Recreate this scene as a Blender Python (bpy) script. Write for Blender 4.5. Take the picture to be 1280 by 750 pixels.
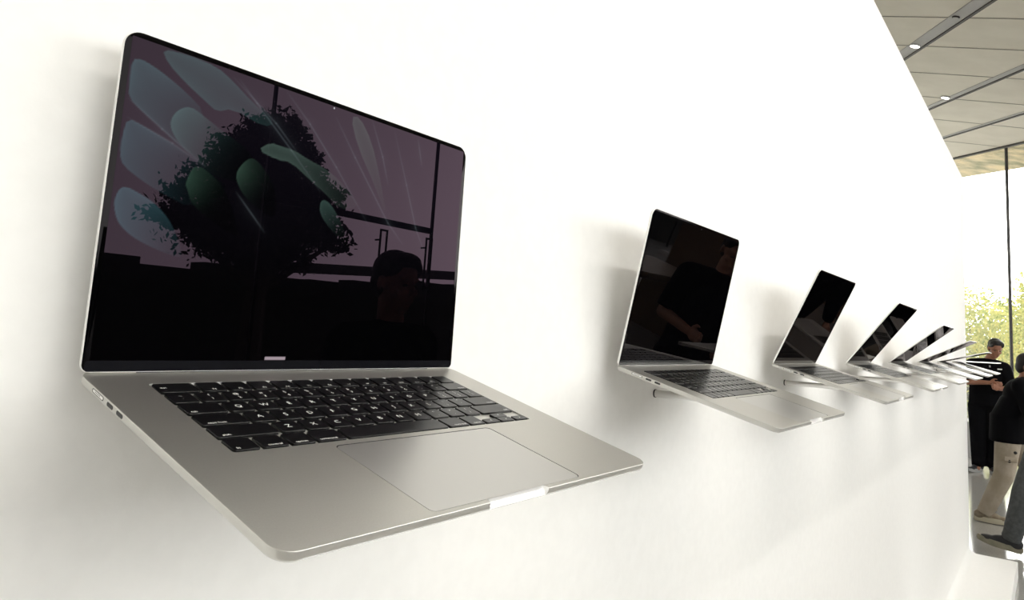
import bpy, bmesh, math, random
import numpy as np
from mathutils import Vector, Matrix, Euler

sc = bpy.context.scene
for o in list(bpy.data.objects):
    bpy.data.objects.remove(o)
COL = sc.collection

# ------------------------------------------------------------------ camera
TILT = 0.253748                      # laptops slope down towards the visitor
PITCH = 0.6835                       # distance from one laptop to the next
cam_d = bpy.data.cameras.new('camera')
cam = bpy.data.objects.new('camera', cam_d)
COL.objects.link(cam)
sc.camera = cam
YAW, PIT, ROL = 0.925757, 0.121295, 0.056746
fw = Vector((math.sin(YAW) * math.cos(PIT), math.cos(YAW) * math.cos(PIT), math.sin(PIT)))
rt0 = Vector((math.cos(YAW), -math.sin(YAW), 0))
up0 = rt0.cross(fw)
rt = rt0 * math.cos(ROL) + up0 * math.sin(ROL)
up = -rt0 * math.sin(ROL) + up0 * math.cos(ROL)
CAM = Vector((-0.188318, -0.492263, 0.043034))
cam.matrix_world = Matrix(((rt.x, up.x, -fw.x, CAM.x), (rt.y, up.y, -fw.y, CAM.y), (rt.z, up.z, -fw.z, CAM.z), (0, 0, 0, 1)))
cam_d.sensor_width = 36
cam_d.lens = 36 * 868.856 / 1280
cam_d.shift_x = -25.2565 / 1280
cam_d.shift_y = -68.0932 / 1280
cam_d.clip_start = 0.02
cam_d.clip_end = 300

# ------------------------------------------------------------------ light, exposure
sc.view_settings.view_transform = 'Standard'
sc.view_settings.look = 'None'
sc.view_settings.gamma = 1
sc.view_settings.use_curve_mapping = False
sc.view_settings.exposure = 0.0
SKY = 9.0
WALL_FILL = 50                            # each added light brightening the display wall, watts
world = bpy.data.worlds.new('sky')
sc.world = world
world.use_nodes = True
wn = world.node_tree
wn.nodes.clear()
wo = wn.nodes.new('ShaderNodeOutputWorld')
wb = wn.nodes.new('ShaderNodeBackground')
wt = wn.nodes.new('ShaderNodeTexCoord')
wz = wn.nodes.new('ShaderNodeTexNoise')
wz.inputs['Scale'].default_value = 1.6
wr = wn.nodes.new('ShaderNodeValToRGB')
wr.color_ramp.elements[0].position = 0.3
wr.color_ramp.elements[0].color = (0.70, 0.70, 0.73, 1)
wr.color_ramp.elements[1].position = 0.7
wr.color_ramp.elements[1].color = (1.0, 0.985, 0.955, 1)
wn.links.new(wt.outputs['Generated'], wz.inputs['Vector'])
wn.links.new(wz.outputs['Fac'], wr.inputs['Fac'])
# brighter towards the horizon, calmer overhead
wsx = wn.nodes.new('ShaderNodeSeparateXYZ')
wmr = wn.nodes.new('ShaderNodeMapRange')
wmr.inputs['From Min'].default_value = 0.05; wmr.inputs['From Max'].default_value = 0.55
wmr.inputs['To Min'].default_value = 1.0; wmr.inputs['To Max'].default_value = 0.62
wmul = wn.nodes.new('ShaderNodeVectorMath'); wmul.operation = 'SCALE'
wn.links.new(wt.outputs['Generated'], wsx.inputs[0]); wn.links.new(wsx.outputs['Z'], wmr.inputs['Value'])
wmx = wn.nodes.new('ShaderNodeMapRange')        # and brighter on the far side of the building
wmx.inputs['From Min'].default_value = 0.1; wmx.inputs['From Max'].default_value = 0.85
wmx.inputs['To Min'].default_value = 0.55; wmx.inputs['To Max'].default_value = 1.35
wn.links.new(wsx.outputs['X'], wmx.inputs['Value'])
wmm = wn.nodes.new('ShaderNodeMath'); wmm.operation = 'MULTIPLY'
wn.links.new(wmr.outputs[0], wmm.inputs[0]); wn.links.new(wmx.outputs[0], wmm.inputs[1])
wn.links.new(wr.outputs['Color'], wmul.inputs[0]); wn.links.new(wmm.outputs[0], wmul.inputs['Scale'])
wn.links.new(wmul.outputs[0], wb.inputs['Color'])
wb.inputs['Strength'].default_value = SKY
wn.links.new(wb.outputs[0], wo.inputs[0])

# ------------------------------------------------------------------ materials
def mat(name, col, rough=0.5, metal=0.0, spec=0.5, ior=None, noise=None, bump=None, emit=None, tint=None):
    m = bpy.data.materials.new(name)
    m.use_nodes = True
    nt = m.node_tree
    p = nt.nodes['Principled BSDF']
    p.inputs['Base Color'].default_value = (*col, 1)
    p.inputs['Roughness'].default_value = rough
    p.inputs['Metallic'].default_value = metal
    p.inputs['Specular IOR Level'].default_value = spec
    if ior: p.inputs['IOR'].default_value = ior
    if tint: p.inputs['Specular Tint'].default_value = (*tint, 1)
    if noise:                                   # (scale, second colour, detail)
        tc = nt.nodes.new('ShaderNodeTexCoord')
        n = nt.nodes.new('ShaderNodeTexNoise')
        n.inputs['Scale'].default_value = noise[0]
        n.inputs['Detail'].default_value = noise[2] if len(noise) > 2 else 3
        r = nt.nodes.new('ShaderNodeValToRGB')
        r.color_ramp.elements[0].position = 0.35
        r.color_ramp.elements[1].position = 0.65
        r.color_ramp.elements[0].color = (*col, 1)
        r.color_ramp.elements[1].color = (*noise[1], 1)
        nt.links.new(tc.outputs['Object'], n.inputs['Vector'])
        nt.links.new(n.outputs['Fac'], r.inputs['Fac'])
        nt.links.new(r.outputs['Color'], p.inputs['Base Color'])
    if bump:                                    # (scale, strength, distance)
        tc = nt.nodes.new('ShaderNodeTexCoord')
        n = nt.nodes.new('ShaderNodeTexNoise')
        n.inputs['Scale'].default_value = bump[0]
        b = nt.nodes.new('ShaderNodeBump')
        b.inputs['Strength'].default_value = bump[1]
        b.inputs['Distance'].default_value = bump[2]
        nt.links.new(tc.outputs['Object'], n.inputs['Vector'])
        nt.links.new(n.outputs['Fac'], b.inputs['Height'])
        nt.links.new(b.outputs['Normal'], p.inputs['Normal'])
    if emit:
        p.inputs['Emission Color'].default_value = (*emit[0], 1)
        p.inputs['Emission Strength'].default_value = emit[1]
    return m

M = {}
M['wall'] = mat('white_wall_paint', (0.86, 0.85, 0.83), 0.6, noise=(60, (0.88, 0.87, 0.85)), bump=(350, 0.06, 0.001))
M['floor'] = mat('polished_terrazzo', (0.36, 0.35, 0.335), 0.10, noise=(90, (0.42, 0.405, 0.385)), ior=1.9)
M['paving'] = mat('pale_paving', (0.24, 0.24, 0.23), 0.6, noise=(2, (0.28, 0.275, 0.265)))
M['ceiling'] = mat('ceiling_panel', (0.70, 0.665, 0.56), 0.7, noise=(3, (0.75, 0.715, 0.61)))
M['seam'] = mat('ceiling_channel', (0.33, 0.32, 0.31), 0.5)
M['seam_dark'] = mat('ceiling_gap', (0.05, 0.045, 0.04), 0.6)
M['joint'] = mat('ceiling_joint', (0.30, 0.28, 0.23), 0.7)
M['soffit'] = mat('soffit_tree_reflection', (0.90, 0.72, 0.42), 0.6, noise=(2.6, (0.30, 0.28, 0.12), 10))  # tan and olive mottling paints the trees mirrored in the soffit
M['mullion'] = mat('dark_bronze_frame', (0.03, 0.03, 0.035), 0.4, metal=0.3)
M['alu'] = mat('silver_aluminium', (0.555, 0.54, 0.505), 0.40, metal=0.92, noise=(900, (0.575, 0.562, 0.525)))
M['alu_pad'] = mat('trackpad_glass', (0.56, 0.55, 0.53), 0.34, metal=0.85)
M['alu_lit'] = mat('lit_aluminium', (0.97, 0.97, 0.96), 0.22, metal=0.4)  # same aluminium painted brighter, for light on the notch and well back wall
M['alu_edge'] = mat('bright_edge_aluminium', (0.88, 0.87, 0.85), 0.3, metal=0.6)
M['alu_side_lit'] = mat('lit_aluminium_flank', (0.60, 0.59, 0.56), 0.38, metal=0.8)  # light on the flanks put into a paler aluminium colour
M['rod'] = mat('brushed_steel', (0.70, 0.69, 0.67), 0.3, metal=0.9)
M['well'] = mat('keyboard_well', (0.62, 0.61, 0.58), 0.4, metal=0.7)
M['key'] = mat('black_keycap', (0.004, 0.004, 0.0045), 0.30, spec=0.30)
M['legend'] = mat('key_lettering', (0.92, 0.92, 0.90), 0.5)
M['dark'] = mat('dark_port', (0.015, 0.015, 0.015), 0.5)
M['gap'] = mat('trackpad_gap', (0.03, 0.03, 0.027), 0.6)
M['hinge'] = mat('black_hinge', (0.012, 0.012, 0.014), 0.35)
M['chin'] = mat('black_display_chin', (0.006, 0.006, 0.008), 0.12, ior=1.3)
M['lens'] = mat('webcam_lens', (0.12, 0.12, 0.16), 0.1)
M['lamp'] = mat('lamp_diffuser', (1, 1, 1), 0.5, emit=((1.0, 0.97, 0.88), 7))
M['lamp_ring'] = mat('lamp_ring', (0.5, 0.5, 0.5), 0.4)
M['concrete'] = mat('pale_concrete', (0.42, 0.42, 0.42), 0.7, noise=(8, (0.47, 0.47, 0.46)))
M['panel'] = mat('dark_wood_panelling', (0.16, 0.085, 0.045), 0.5, noise=(2, (0.22, 0.12, 0.06), 6))
M['wood'] = mat('oak_table', (0.20, 0.12, 0.06), 0.4, noise=(4, (0.27, 0.17, 0.09), 6))
M['bark'] = mat('tree_bark', (0.05, 0.04, 0.03), 0.8)
M['leaf_y'] = mat('yellow_green_leaves', (0.20, 0.27, 0.05), 0.6, noise=(3.2, (0.72, 0.64, 0.20), 6))
M['leaf_g'] = mat('green_leaves', (0.10, 0.16, 0.03), 0.6, noise=(2.0, (0.40, 0.42, 0.07), 4))
M['leaf_d'] = mat('dark_leaves', (0.012, 0.02, 0.010), 0.7)
M['hedge'] = mat('clipped_hedge', (0.010, 0.014, 0.008), 0.9, bump=(20, 0.8, 0.05))
M['skin'] = mat('skin', (0.50, 0.25, 0.16), 0.5)
M['skin_d'] = mat('backlit_skin', (0.30, 0.13, 0.075), 0.5)  # skin colour darkened to paint in the backlit shade
M['hair'] = mat('black_hair', (0.008, 0.006, 0.006), 0.55, bump=(60, 0.5, 0.004))
M['black_cloth'] = mat('black_cloth', (0.003, 0.003, 0.004), 0.9, bump=(30, 0.3, 0.004), spec=0.1)
M['beige_cloth'] = mat('beige_cotton', (0.40, 0.34, 0.27), 0.85, noise=(9, (0.33, 0.28, 0.21)), bump=(14, 0.6, 0.02))
M['denim'] = mat('charcoal_denim', (0.050, 0.054, 0.056), 0.85, noise=(40, (0.075, 0.08, 0.082)), bump=(18, 0.5, 0.01))
M['white_cloth'] = mat('white_cloth', (0.8, 0.8, 0.8), 0.8)
M['shoe_b'] = mat('beige_sneaker', (0.34, 0.29, 0.21), 0.7, noise=(14, (0.20, 0.15, 0.10)))
M['shoe_sole'] = mat('cream_sole', (0.55, 0.50, 0.38), 0.6)
M['shoe_k'] = mat('black_sneaker', (0.015, 0.015, 0.018), 0.6)
M['shoe_gum'] = mat('olive_gum_sole', (0.23, 0.21, 0.15), 0.6, noise=(20, (0.18, 0.17, 0.12)))
M['shoe_g'] = mat('grey_sneaker', (0.36, 0.36, 0.35), 0.6)
M['laces'] = mat('brown_laces', (0.07, 0.035, 0.025), 0.8)
M['eye'] = mat('dark_eye', (0.01, 0.008, 0.008), 0.3)
M['lips'] = mat('lips', (0.30, 0.11, 0.09), 0.5)

def leafy(m):                                   # thin leaves let some light through
    nt = m.node_tree
    p = nt.nodes['Principled BSDF']
    out = nt.nodes['Material Output']
    tr = nt.nodes.new('ShaderNodeBsdfTranslucent')
    src = p.inputs['Base Color'].links
    if src: nt.links.new(src[0].from_socket, tr.inputs['Color'])
    else: tr.inputs['Color'].default_value = p.inputs['Base Color'].default_value
    mx = nt.nodes.new('ShaderNodeMixShader')
    mx.inputs[0].default_value = 0.5
    nt.links.new(p.outputs[0], mx.inputs[1]); nt.links.new(tr.outputs[0], mx.inputs[2])
    nt.links.new(mx.outputs[0], out.inputs[0])
leafy(M['leaf_y']); leafy(M['leaf_g'])

def glass_mat():
    m = bpy.data.materials.new('window_glass')
    m.use_nodes = True
    nt = m.node_tree
    nt.nodes.clear()
    out = nt.nodes.new('ShaderNodeOutputMaterial')
    t = nt.nodes.new('ShaderNodeBsdfTransparent')
    t.inputs[0].default_value = (0.97, 0.98, 0.97, 1)
    g = nt.nodes.new('ShaderNodeBsdfGlossy')
    g.inputs['Roughness'].default_value = 0.0
    f = nt.nodes.new('ShaderNodeFresnel')
    ge = nt.nodes.new('ShaderNodeNewGeometry')      # same reflectance on both faces of the pane
    ma = nt.nodes.new('ShaderNodeMath'); ma.operation = 'MULTIPLY_ADD'
    ma.inputs[1].default_value = 1 / 1.3 - 1.3; ma.inputs[2].default_value = 1.3
    nt.links.new(ge.outputs['Backfacing'], ma.inputs[0]); nt.links.new(ma.outputs[0], f.inputs[0])
    mx = nt.nodes.new('ShaderNodeMixShader')
    nt.links.new(f.outputs[0], mx.inputs[0]); nt.links.new(t.outputs[0], mx.inputs[1]); nt.links.new(g.outputs[0], mx.inputs[2])
    nt.links.new(mx.outputs[0], out.inputs[0])
    return m
M['glass'] = glass_mat()

def display_glass(name, lit):                   # black glass with a purplish anti-reflection coating; a lit one adds its picture
    m = bpy.data.materials.new(name)
    m.use_nodes = True
    nt = m.node_tree
    nt.nodes.clear()
    out = nt.nodes.new('ShaderNodeOutputMaterial')
    d = nt.nodes.new('ShaderNodeBsdfDiffuse'); d.inputs[0].default_value = (0.0008, 0.0008, 0.001, 1)
    g = nt.nodes.new('ShaderNodeBsdfGlossy'); g.inputs['Roughness'].default_value = 0.0
    g.inputs['Color'].default_value = (1.0, 0.68, 0.92, 1) if lit else (0.98, 0.90, 0.93, 1)
    f = nt.nodes.new('ShaderNodeFresnel'); f.inputs[0].default_value = 1.5
    k = nt.nodes.new('ShaderNodeMath'); k.operation = 'MULTIPLY'; k.inputs[1].default_value = COAT
    nt.links.new(f.outputs[0], k.inputs[0])
    mx = nt.nodes.new('ShaderNodeMixShader')
    nt.links.new(k.outputs[0], mx.inputs[0]); nt.links.new(d.outputs[0], mx.inputs[1]); nt.links.new(g.outputs[0], mx.inputs[2])
    last = mx
    if lit:
        a = nt.nodes.new('ShaderNodeAttribute'); a.attribute_name = 'picture'
        e = nt.nodes.new('ShaderNodeEmission'); nt.links.new(a.outputs['Color'], e.inputs[0])
        ad = nt.nodes.new('ShaderNodeAddShader')
        nt.links.new(mx.outputs[0], ad.inputs[0]); nt.links.new(e.outputs[0], ad.inputs[1])
        last = ad
    nt.links.new(last.outputs[0], out.inputs[0])
    return m
COAT = 0.20
M['glass_black'] = display_glass('black_display_glass', False)
M['screen'] = display_glass('lit_display', True)

# ------------------------------------------------------------------ helpers
def link(name, me, parent=None, m=None, smooth=None):
    o = bpy.data.objects.new(name, me)
    COL.objects.link(o)
    if parent: o.parent = parent
    if m is not None:
        for x in (m if isinstance(m, (list, tuple)) else [m]): me.materials.append(M[x])
    if smooth is not None:
        me.polygons.foreach_set('use_smooth', [True] * len(me.polygons))
        if smooth < 180: me.set_sharp_from_angle(angle=math.radians(smooth))
    return o

def from_bm(name, bm, m, parent=None, smooth=30, recalc=True):
    if recalc: bmesh.ops.recalc_face_normals(bm, faces=bm.faces[:])
    me = bpy.data.meshes.new(name)
    bm.to_mesh(me); bm.free()
    return link(name, me, parent, m, smooth)

def tag(o, label=None, cat=None, group=None, kind=None):
    if label: o['label'] = label
    if cat: o['category'] = cat
    if group: o['group'] = group
    if kind: o['kind'] = kind
    return o

def empty(name, loc=(0, 0, 0), rot=(0, 0, 0)):
    o = bpy.data.objects.new(name, None)
    COL.objects.link(o)
    o.location = loc; o.rotation_euler = rot
    o.empty_display_size = 0.05
    return o

def add_box(bm, x0, x1, y0, y1, z0, z1, mi=0):
    vs = [bm.verts.new(p) for p in ((x0, y0, z0), (x1, y0, z0), (x1, y1, z0), (x0, y1, z0), (x0, y0, z1), (x1, y0, z1), (x1, y1, z1), (x0, y1, z1))]
    for f in ((0, 3, 2, 1), (4, 5, 6, 7), (0, 1, 5, 4), (1, 2, 6, 5), (2, 3, 7, 6), (3, 0, 4, 7)):
        bm.faces.new([vs[i] for i in f]).material_index = mi

def box(name, b, m, parent=None, bevel=0):
    bm = bmesh.new()
    add_box(bm, *b)
    if bevel: bmesh.ops.bevel(bm, geom=bm.edges[:], offset=bevel, segments=2, affect='EDGES')
    return from_bm(name, bm, m, parent)

def struct(o):
    o['kind'] = 'structure'
    return o

def poly_prism(bm, pts, z0, z1, fz=None, mi=0):
    """vertical prism over a plan polygon; fz(x,y) may give the lower surface"""
    lo = [bm.verts.new((x, y, fz(x, y) if fz else z0)) for x, y in pts]
    hi = [bm.verts.new((x, y, (fz(x, y) + z1) if fz else z1)) for x, y in pts]
    bm.faces.new(lo[::-1]).material_index = mi
    bm.faces.new(hi).material_index = mi
    n = len(pts)
    for i in range(n):
        bm.faces.new((lo[i], lo[(i + 1) % n], hi[(i + 1) % n], hi[i])).material_index = mi

def rr_pts(x0, x1, y0, y1, r, inset=0, seg=6):
    x0 += inset; x1 -= inset; y0 += inset; y1 -= inset
    if not isinstance(r, (list, tuple)): r = [r] * 4
    out = []
    for (cx, cy, sx, sy, a0, rr) in ((x1, y1, -1, -1, 0, r[0]), (x0, y1, 1, -1, 90, r[1]), (x0, y0, 1, 1, 180, r[2]), (x1, y0, -1, 1, 270, r[3])):
        rr = max(rr - inset, 0.0002)
        for k in range(seg + 1):
            a = math.radians(a0 + 90 * k / seg)
            out.append((cx + sx * rr + rr * math.cos(a), cy + sy * rr + rr * math.sin(a)))
    return out

def rr_solid(bm, prof, x0, x1, y0, y1, r, seg=6, f=lambda x, y, z: (x, y, z), mi=0):
    """stack of rounded rectangles; prof = [(inset, z), ...]"""
    loops = []
    for ins, z in prof:
        loops.append([bm.verts.new(f(x, y, z)) for x, y in rr_pts(x0, x1, y0, y1, r, ins, seg)])
    n = len(loops[0])
    for a, b in zip(loops, loops[1:]):
        for i in range(n):
            bm.faces.new((a[i], a[(i + 1) % n], b[(i + 1) % n], b[i])).material_index = mi
    bm.faces.new(loops[0]).material_index = mi
    bm.faces.new(loops[-1][::-1]).material_index = mi

def add_tube(bm, p, q, r1, r2=None, n=16, caps=True, mi=0):
    p, q = Vector(p), Vector(q)
    r2 = r1 if r2 is None else r2
    d = (q - p).normalized()
    a = d.orthogonal().normalized(); b = d.cross(a)
    A = [bm.verts.new(p + (a * math.cos(t) + b * math.sin(t)) * r1) for t in (2 * math.pi * i / n for i in range(n))]
    B = [bm.verts.new(q + (a * math.cos(t) + b * math.sin(t)) * r2) for t in (2 * math.pi * i / n for i in range(n))]
    for i in range(n): bm.faces.new((A[i], A[(i + 1) % n], B[(i + 1) % n], B[i])).material_index = mi
    if caps:
        bm.faces.new(A[::-1]).material_index = mi; bm.faces.new(B).material_index = mi

def evaluated(o):
    dg = bpy.context.evaluated_depsgraph_get()
    dg.update()
    return bpy.data.meshes.new_from_object(o.evaluated_get(dg))

def boolean(o, cutters):
    """cut solids out of o and bake the result"""
    for c in cutters:
        md = o.modifiers.new('cut', 'BOOLEAN')
        md.operation = 'DIFFERENCE'; md.solver = 'EXACT'; md.object = c
    me = evaluated(o)
    o.modifiers.clear()
    old = o.data
    o.data = me
    bpy.data.meshes.remove(old)
    for c in cutters:
        d = c.data
        bpy.data.objects.remove(c); bpy.data.meshes.remove(d)

# ------------------------------------------------------------------ the place: structure
ZF = -1.457                                     # floor level
WALL_Y = 0.027
def zc(x, y): return 3.0 + (0.03185 * (x + 0.188) + 0.25718 * (y + 0.492)) / 0.96584   # underside of sloping ceiling
def zf2(x, y): return zc(x, max(y, -1.0))

E1, E2 = Vector((15.57, 0.98)), Vector((13.31, -0.21))       # far edge of ceiling = foot line of end glazing
ed = (E1 - E2).normalized()
def edge_at(y, off=0.0):
    t = (y - E2.y) / ed.y
    return E2.x + ed.x * t + off
XG = edge_at(-1.0)                              # where the glazing turns
YFR = -5.5                                      # front glazing

bm = bmesh.new(); add_box(bm, -4, 24, YFR, 5, ZF - 0.2, ZF)
struct(from_bm('floor', bm, 'floor'))
bm = bmesh.new(); add_box(bm, -60, 120, -90, 90, ZF - 0.5, ZF - 0.21)
struct(from_bm('ground_paving', bm, 'paving'))

M['terrace'] = mat('white_terrace_slabs', (0.72, 0.71, 0.69), 0.5, noise=(3, (0.76, 0.75, 0.73)))
bm = bmesh.new(); add_box(bm, 24.001, 45, -12, 14, ZF - 0.21, ZF - 0.01)
struct(from_bm('ground_terrace', bm, 'terrace'))

# the display wall, ending in a thin free edge, and its low plinth with a coved joint
bm = bmesh.new(); add_box(bm, -4, 5.93, WALL_Y, 0.33, ZF, 1.384)
bmesh.ops.bevel(bm, geom=[e for e in bm.edges if all(v.co.x > 5 for v in e.verts) and abs(e.verts[0].co.y - e.verts[1].co.y) < 1e-4 and e.verts[0].co.y < 0.1], offset=0.012, segments=4, affect='EDGES')
struct(from_bm('wall_display', bm, 'wall', smooth=40))
bm = bmesh.new()
prof = [(WALL_Y + 0.001, ZF), (-0.257, ZF), (-0.257, -1.359), (-0.253, -1.355)]
R_ = 0.05
for k in range(0, 9):
    a = math.radians(90 * k / 8)
    prof.append((WALL_Y + 0.001 - R_ + R_ * math.sin(a) , -1.355 + R_ - R_ * math.cos(a)))
A = [bm.verts.new((-4, y, z)) for y, z in prof]; B = [bm.verts.new((5.905, y, z)) for y, z in prof]
for i in range(len(prof)):
    j = (i + 1) % len(prof); bm.faces.new((A[i], A[j], B[j], B[i]))
bm.faces.new(A[::-1]); bm.faces.new(B)
struct(from_bm('trim_1', bm, 'wall', smooth=40))

struct(box('wall_left', (-4.2, -4, YFR, 5.2, ZF, 3.6), 'wall'))
struct(box('wall_back', (-4, 24, 5, 5.2, ZF, 5.5), 'wall'))
struct(box('wall_front', (-4, -3.2, YFR - 0.2, YFR, ZF, 3.6), 'wall'))

# ceiling: sloping part over the display wall, level part towards the front glazing
bm = bmesh.new()
poly_prism(bm, [(-4, -1), (XG, -1), (edge_at(5), 5), (-4, 5)], 0, 0.15, fz=zc)
poly_prism(bm, [(-4, YFR), (XG, YFR), (XG, -1), (-4, -1)], 0, 0.15, fz=zf2)
struct(from_bm('ceiling', bm, 'ceiling', smooth=10))
bm = bmesh.new()
SO = Vector((15.51 - 13.31, 0.0)).x + 0.0
poly_prism(bm, [(edge_at(-3.5, .06), -3.5), (edge_at(-3.5, 2.12), -3.5), (edge_at(5, 2.12), 5), (edge_at(5, .06), 5)], 0, 0.12, fz=zc)
struct(from_bm('trim_soffit', bm, 'soffit'))

# ceiling channels (lines parallel to the glazing) and fine joints
da = Vector((0.875958, 0.45818)); db = Vector((0.042433, 0.965109))
def strip(bm, p, d, w, y0, y1, drop=0.006):
    """strip along plan direction d through p, half width w (plan), from y0 to y1, hung under the sloping ceiling"""
    d = d.normalized(); n = Vector((-d.y, d.x))
    def at(y, s):
        q = p + n * s
        return q + d * ((y - q.y) / d.y)
    pts = [at(y0, -w), at(y0, w), at(y1, w), at(y1, -w)]
    if (pts[1] - pts[0]).cross(pts[2] - pts[1]) < 0: pts = pts[::-1]
    poly_prism(bm, [tuple(q) for q in pts], 0, drop, fz=lambda x, y: zc(x, y) - drop - 0.001)
for i, (px, py, w) in enumerate(((7.18, -0.06, 0.062), (9.19, -0.31, 0.034), (11.30, -0.26, 0.02))):
    bm = bmesh.new(); strip(bm, Vector((px, py)), da, w, -0.98, 4.9)
    o = struct(from_bm('trim_%d' % (i + 2), bm, 'seam', smooth=10))
    bm = bmesh.new(); strip(bm, Vector((px, py)) + Vector((0.03, 0)) + Vector((0.4637, -0.886)) * (w + 0.008), da, 0.014, -0.98, 4.9, 0.012)
    struct(from_bm('trim_%d_shadow_gap' % (i + 2), bm, 'seam_dark', o, smooth=10))
bm = bmesh.new(); strip(bm, Vector((13.24, -0.21)), da, 0.02, -0.98, 4.9, 0.03)
struct(from_bm('trim_5', bm, 'seam_dark', smooth=10))
bm = bmesh.new()
for x in (1.1, 2.2, 3.3, 4.4, 5.5, 6.62, 7.7, 8.65, 9.735, 10.94, 12.31, 13.89):
    strip(bm, Vector((x, 0.3)), Vector((0.025 if x < 13 else 0.12, 1.0)), 0.011, -0.98, 4.9 if x < 12 else 2.0, 0.003)
struct(from_bm('trim_6', bm, 'joint', smooth=10))

def ceiling_thing(name, x, y, r, label, cat, lamp):
    nrm = Vector((-0.03185, -0.25718, 0.96584)).normalized()
    o = empty(name, (x, y, zc(x, y) - 0.008))
    o.rotation_euler = nrm.to_track_quat('Z', 'Y').to_euler()
    bm = bmesh.new(); add_tube(bm, (0, 0, 0), (0, 0, -0.012), r, r * .95, 28)
    from_bm('housing', bm, 'lamp_ring' if lamp else 'dark', o)
    bm = bmesh.new(); add_tube(bm, (0, 0, -0.012), (0, 0, -0.016), r * .82, r * .78, 28)
    from_bm('diffuser' if lamp else 'sensor_eye', bm, 'lamp' if lamp else 'seam', o)
    tag(o, label, cat)
ceiling_thing('downlight', 8.63, 0.705, 0.06, 'small round lit downlight in the nearer grey ceiling channel', 'ceiling light', True)
ceiling_thing('downlight', 10.86, 0.635, 0.062, 'small round lit downlight in the second ceiling channel, nearer the far glass', 'ceiling light', True)
ceiling_thing('ceiling_sensor', 7.66, 0.205, 0.035, 'small dark round sensor in the nearer grey ceiling channel', 'sensor', False)

# lamps added under the level ceiling, out of view, to brighten the display wall
for i, (x, txt) in enumerate(((0.6, 'nearest the left wall'), (3.6, 'second from the left wall'), (6.6, 'third from the left wall'), (9.6, 'nearest the far glass'))):
    o = empty('added_wall_light', (x, -2.3, zf2(x, -2.3) - 0.001))
    o.rotation_euler = (0, -0.033, 0)
    bm = bmesh.new(); add_box(bm, -1.25, 1.25, -.06, .06, -.05, 0)
    from_bm('housing', bm, 'lamp_ring', o)
    bm = bmesh.new(); add_box(bm, -1.22, 1.22, -.045, .045, -.054, -.050)
    from_bm('diffuser', bm, 'lamp', o)
    ld_ = bpy.data.lights.new('wall_fill', 'AREA'); ld_.shape = 'RECTANGLE'; ld_.size = 2.4; ld_.size_y = .09
    ld_.energy = WALL_FILL * (1.0, 1.0, 0.85, 0.5)[i]; ld_.color = (1.0, 0.97, 0.92)
    lo_ = bpy.data.objects.new('wall_fill', ld_); COL.objects.link(lo_); lo_.parent = o
    lo_.location = (0, .0, -.058); lo_.rotation_euler = (math.radians(40), 0, 0)
    tag(o, 'added out of view light strip brightening the white wall, ' + txt, 'ceiling light', 'added lights brightening the white wall')

# glazing --------------------------------------------------------------
def window(n, p, q, zt, mull, zbot=ZF, extra=None):
    """pane from p to q (plan) up to zt(x,y), with mullions at given distances"""
    p, q = Vector(p), Vector(q)
    d = (q - p).normalized(); nn = Vector((-d.y, d.x)) * 0.008
    bm = bmesh.new()
    vs = []
    for c in (p - nn, q - nn, q + nn, p + nn): vs.append((c.x, c.y))
    lo = [bm.verts.new((x, y, zbot + 0.001)) for x, y in vs]; hi = [bm.verts.new((x, y, zt(x, y))) for x, y in vs]
    bm.faces.new(lo[::-1]); bm.faces.new(hi)
    for i in range(4): bm.faces.new((lo[i], lo[(i + 1) % 4], hi[(i + 1) % 4], hi[i]))
    w = struct(from_bm('window_%d' % n, bm, 'glass', smooth=10))
    for t, wd in mull:
        c = p + d * t
        bm = bmesh.new()
        a = d * wd; b = Vector((-d.y, d.x)) * 0.016
        vs = [(c - a - b), (c + a - b), (c + a + b), (c - a + b)]
        lo = [bm.verts.new((v.x, v.y, zbot + 0.002)) for v in vs]; hi = [bm.verts.new((v.x, v.y, zt(v.x, v.y) - 0.002)) for v in vs]
        bm.faces.new(lo[::-1]); bm.faces.new(hi)
        for i in range(4): bm.faces.new((lo[i], lo[(i + 1) % 4], hi[(i + 1) % 4], hi[i]))
        struct(from_bm('mullion', bm, 'mullion', w, smooth=10))
    return w
pe = Vector((XG, -1.0)); qe = Vector((edge_at(5), 5.0))
tm = (Vector((13.80, 0.09)) - pe).dot(ed)
window(1, pe, qe, lambda x, y: zc(x, y) - 0.004, [(0.03, 0.03), (tm, 0.022), (tm + 3.6, 0.022), (tm + 7.2, 0.022)])
struct(box('wall_right_added', (XG, XG + .2, YFR, -1.0, ZF, 2.86 + .033 * XG), 'panel'))  # unseen dark wall, added to cut the light reaching the far end
zt3 = lambda x, y: zf2(x, -1) - 0.004
w3 = window(3, (-3.2, YFR + 0.02), (XG, YFR + 0.02), zt3, [(x + 3.2, 0.014) for x in (-3.18, -1.005, 1.235, 3.475, 5.71, 7.95, 10.19)])
bm = bmesh.new(); add_box(bm, 3.475, 5.71, YFR - 0.03, YFR + 0.05, 1.09, 1.15)
struct(from_bm('transom', bm, 'mullion', w3))
for x in (4.86, 5.56):                          # tall pull handles on the entrance doors
    bm = bmesh.new()
    for dx in (0, 0.09): add_tube(bm, (x + dx, YFR + 0.1, 0.40), (x + dx, YFR + 0.1, 1.02), 0.012)
    for z in (0.43, 1.01): add_tube(bm, (x, YFR + 0.1, z), (x + 0.09, YFR + 0.1, z), 0.012)
    add_tube(bm, (x, YFR + 0.1, 0.9), (x, YFR + 0.02, 0.9), 0.01); add_tube(bm, (x, YFR + 0.1, 0.5), (x, YFR + 0.02, 0.5), 0.01)
    struct(from_bm('door_pull', bm, 'mullion', w3))

# ------------------------------------------------------------------ laptops
W2 = 0.1702
YF, YB = -0.2328, 0.0048
T = 0.0072

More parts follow.
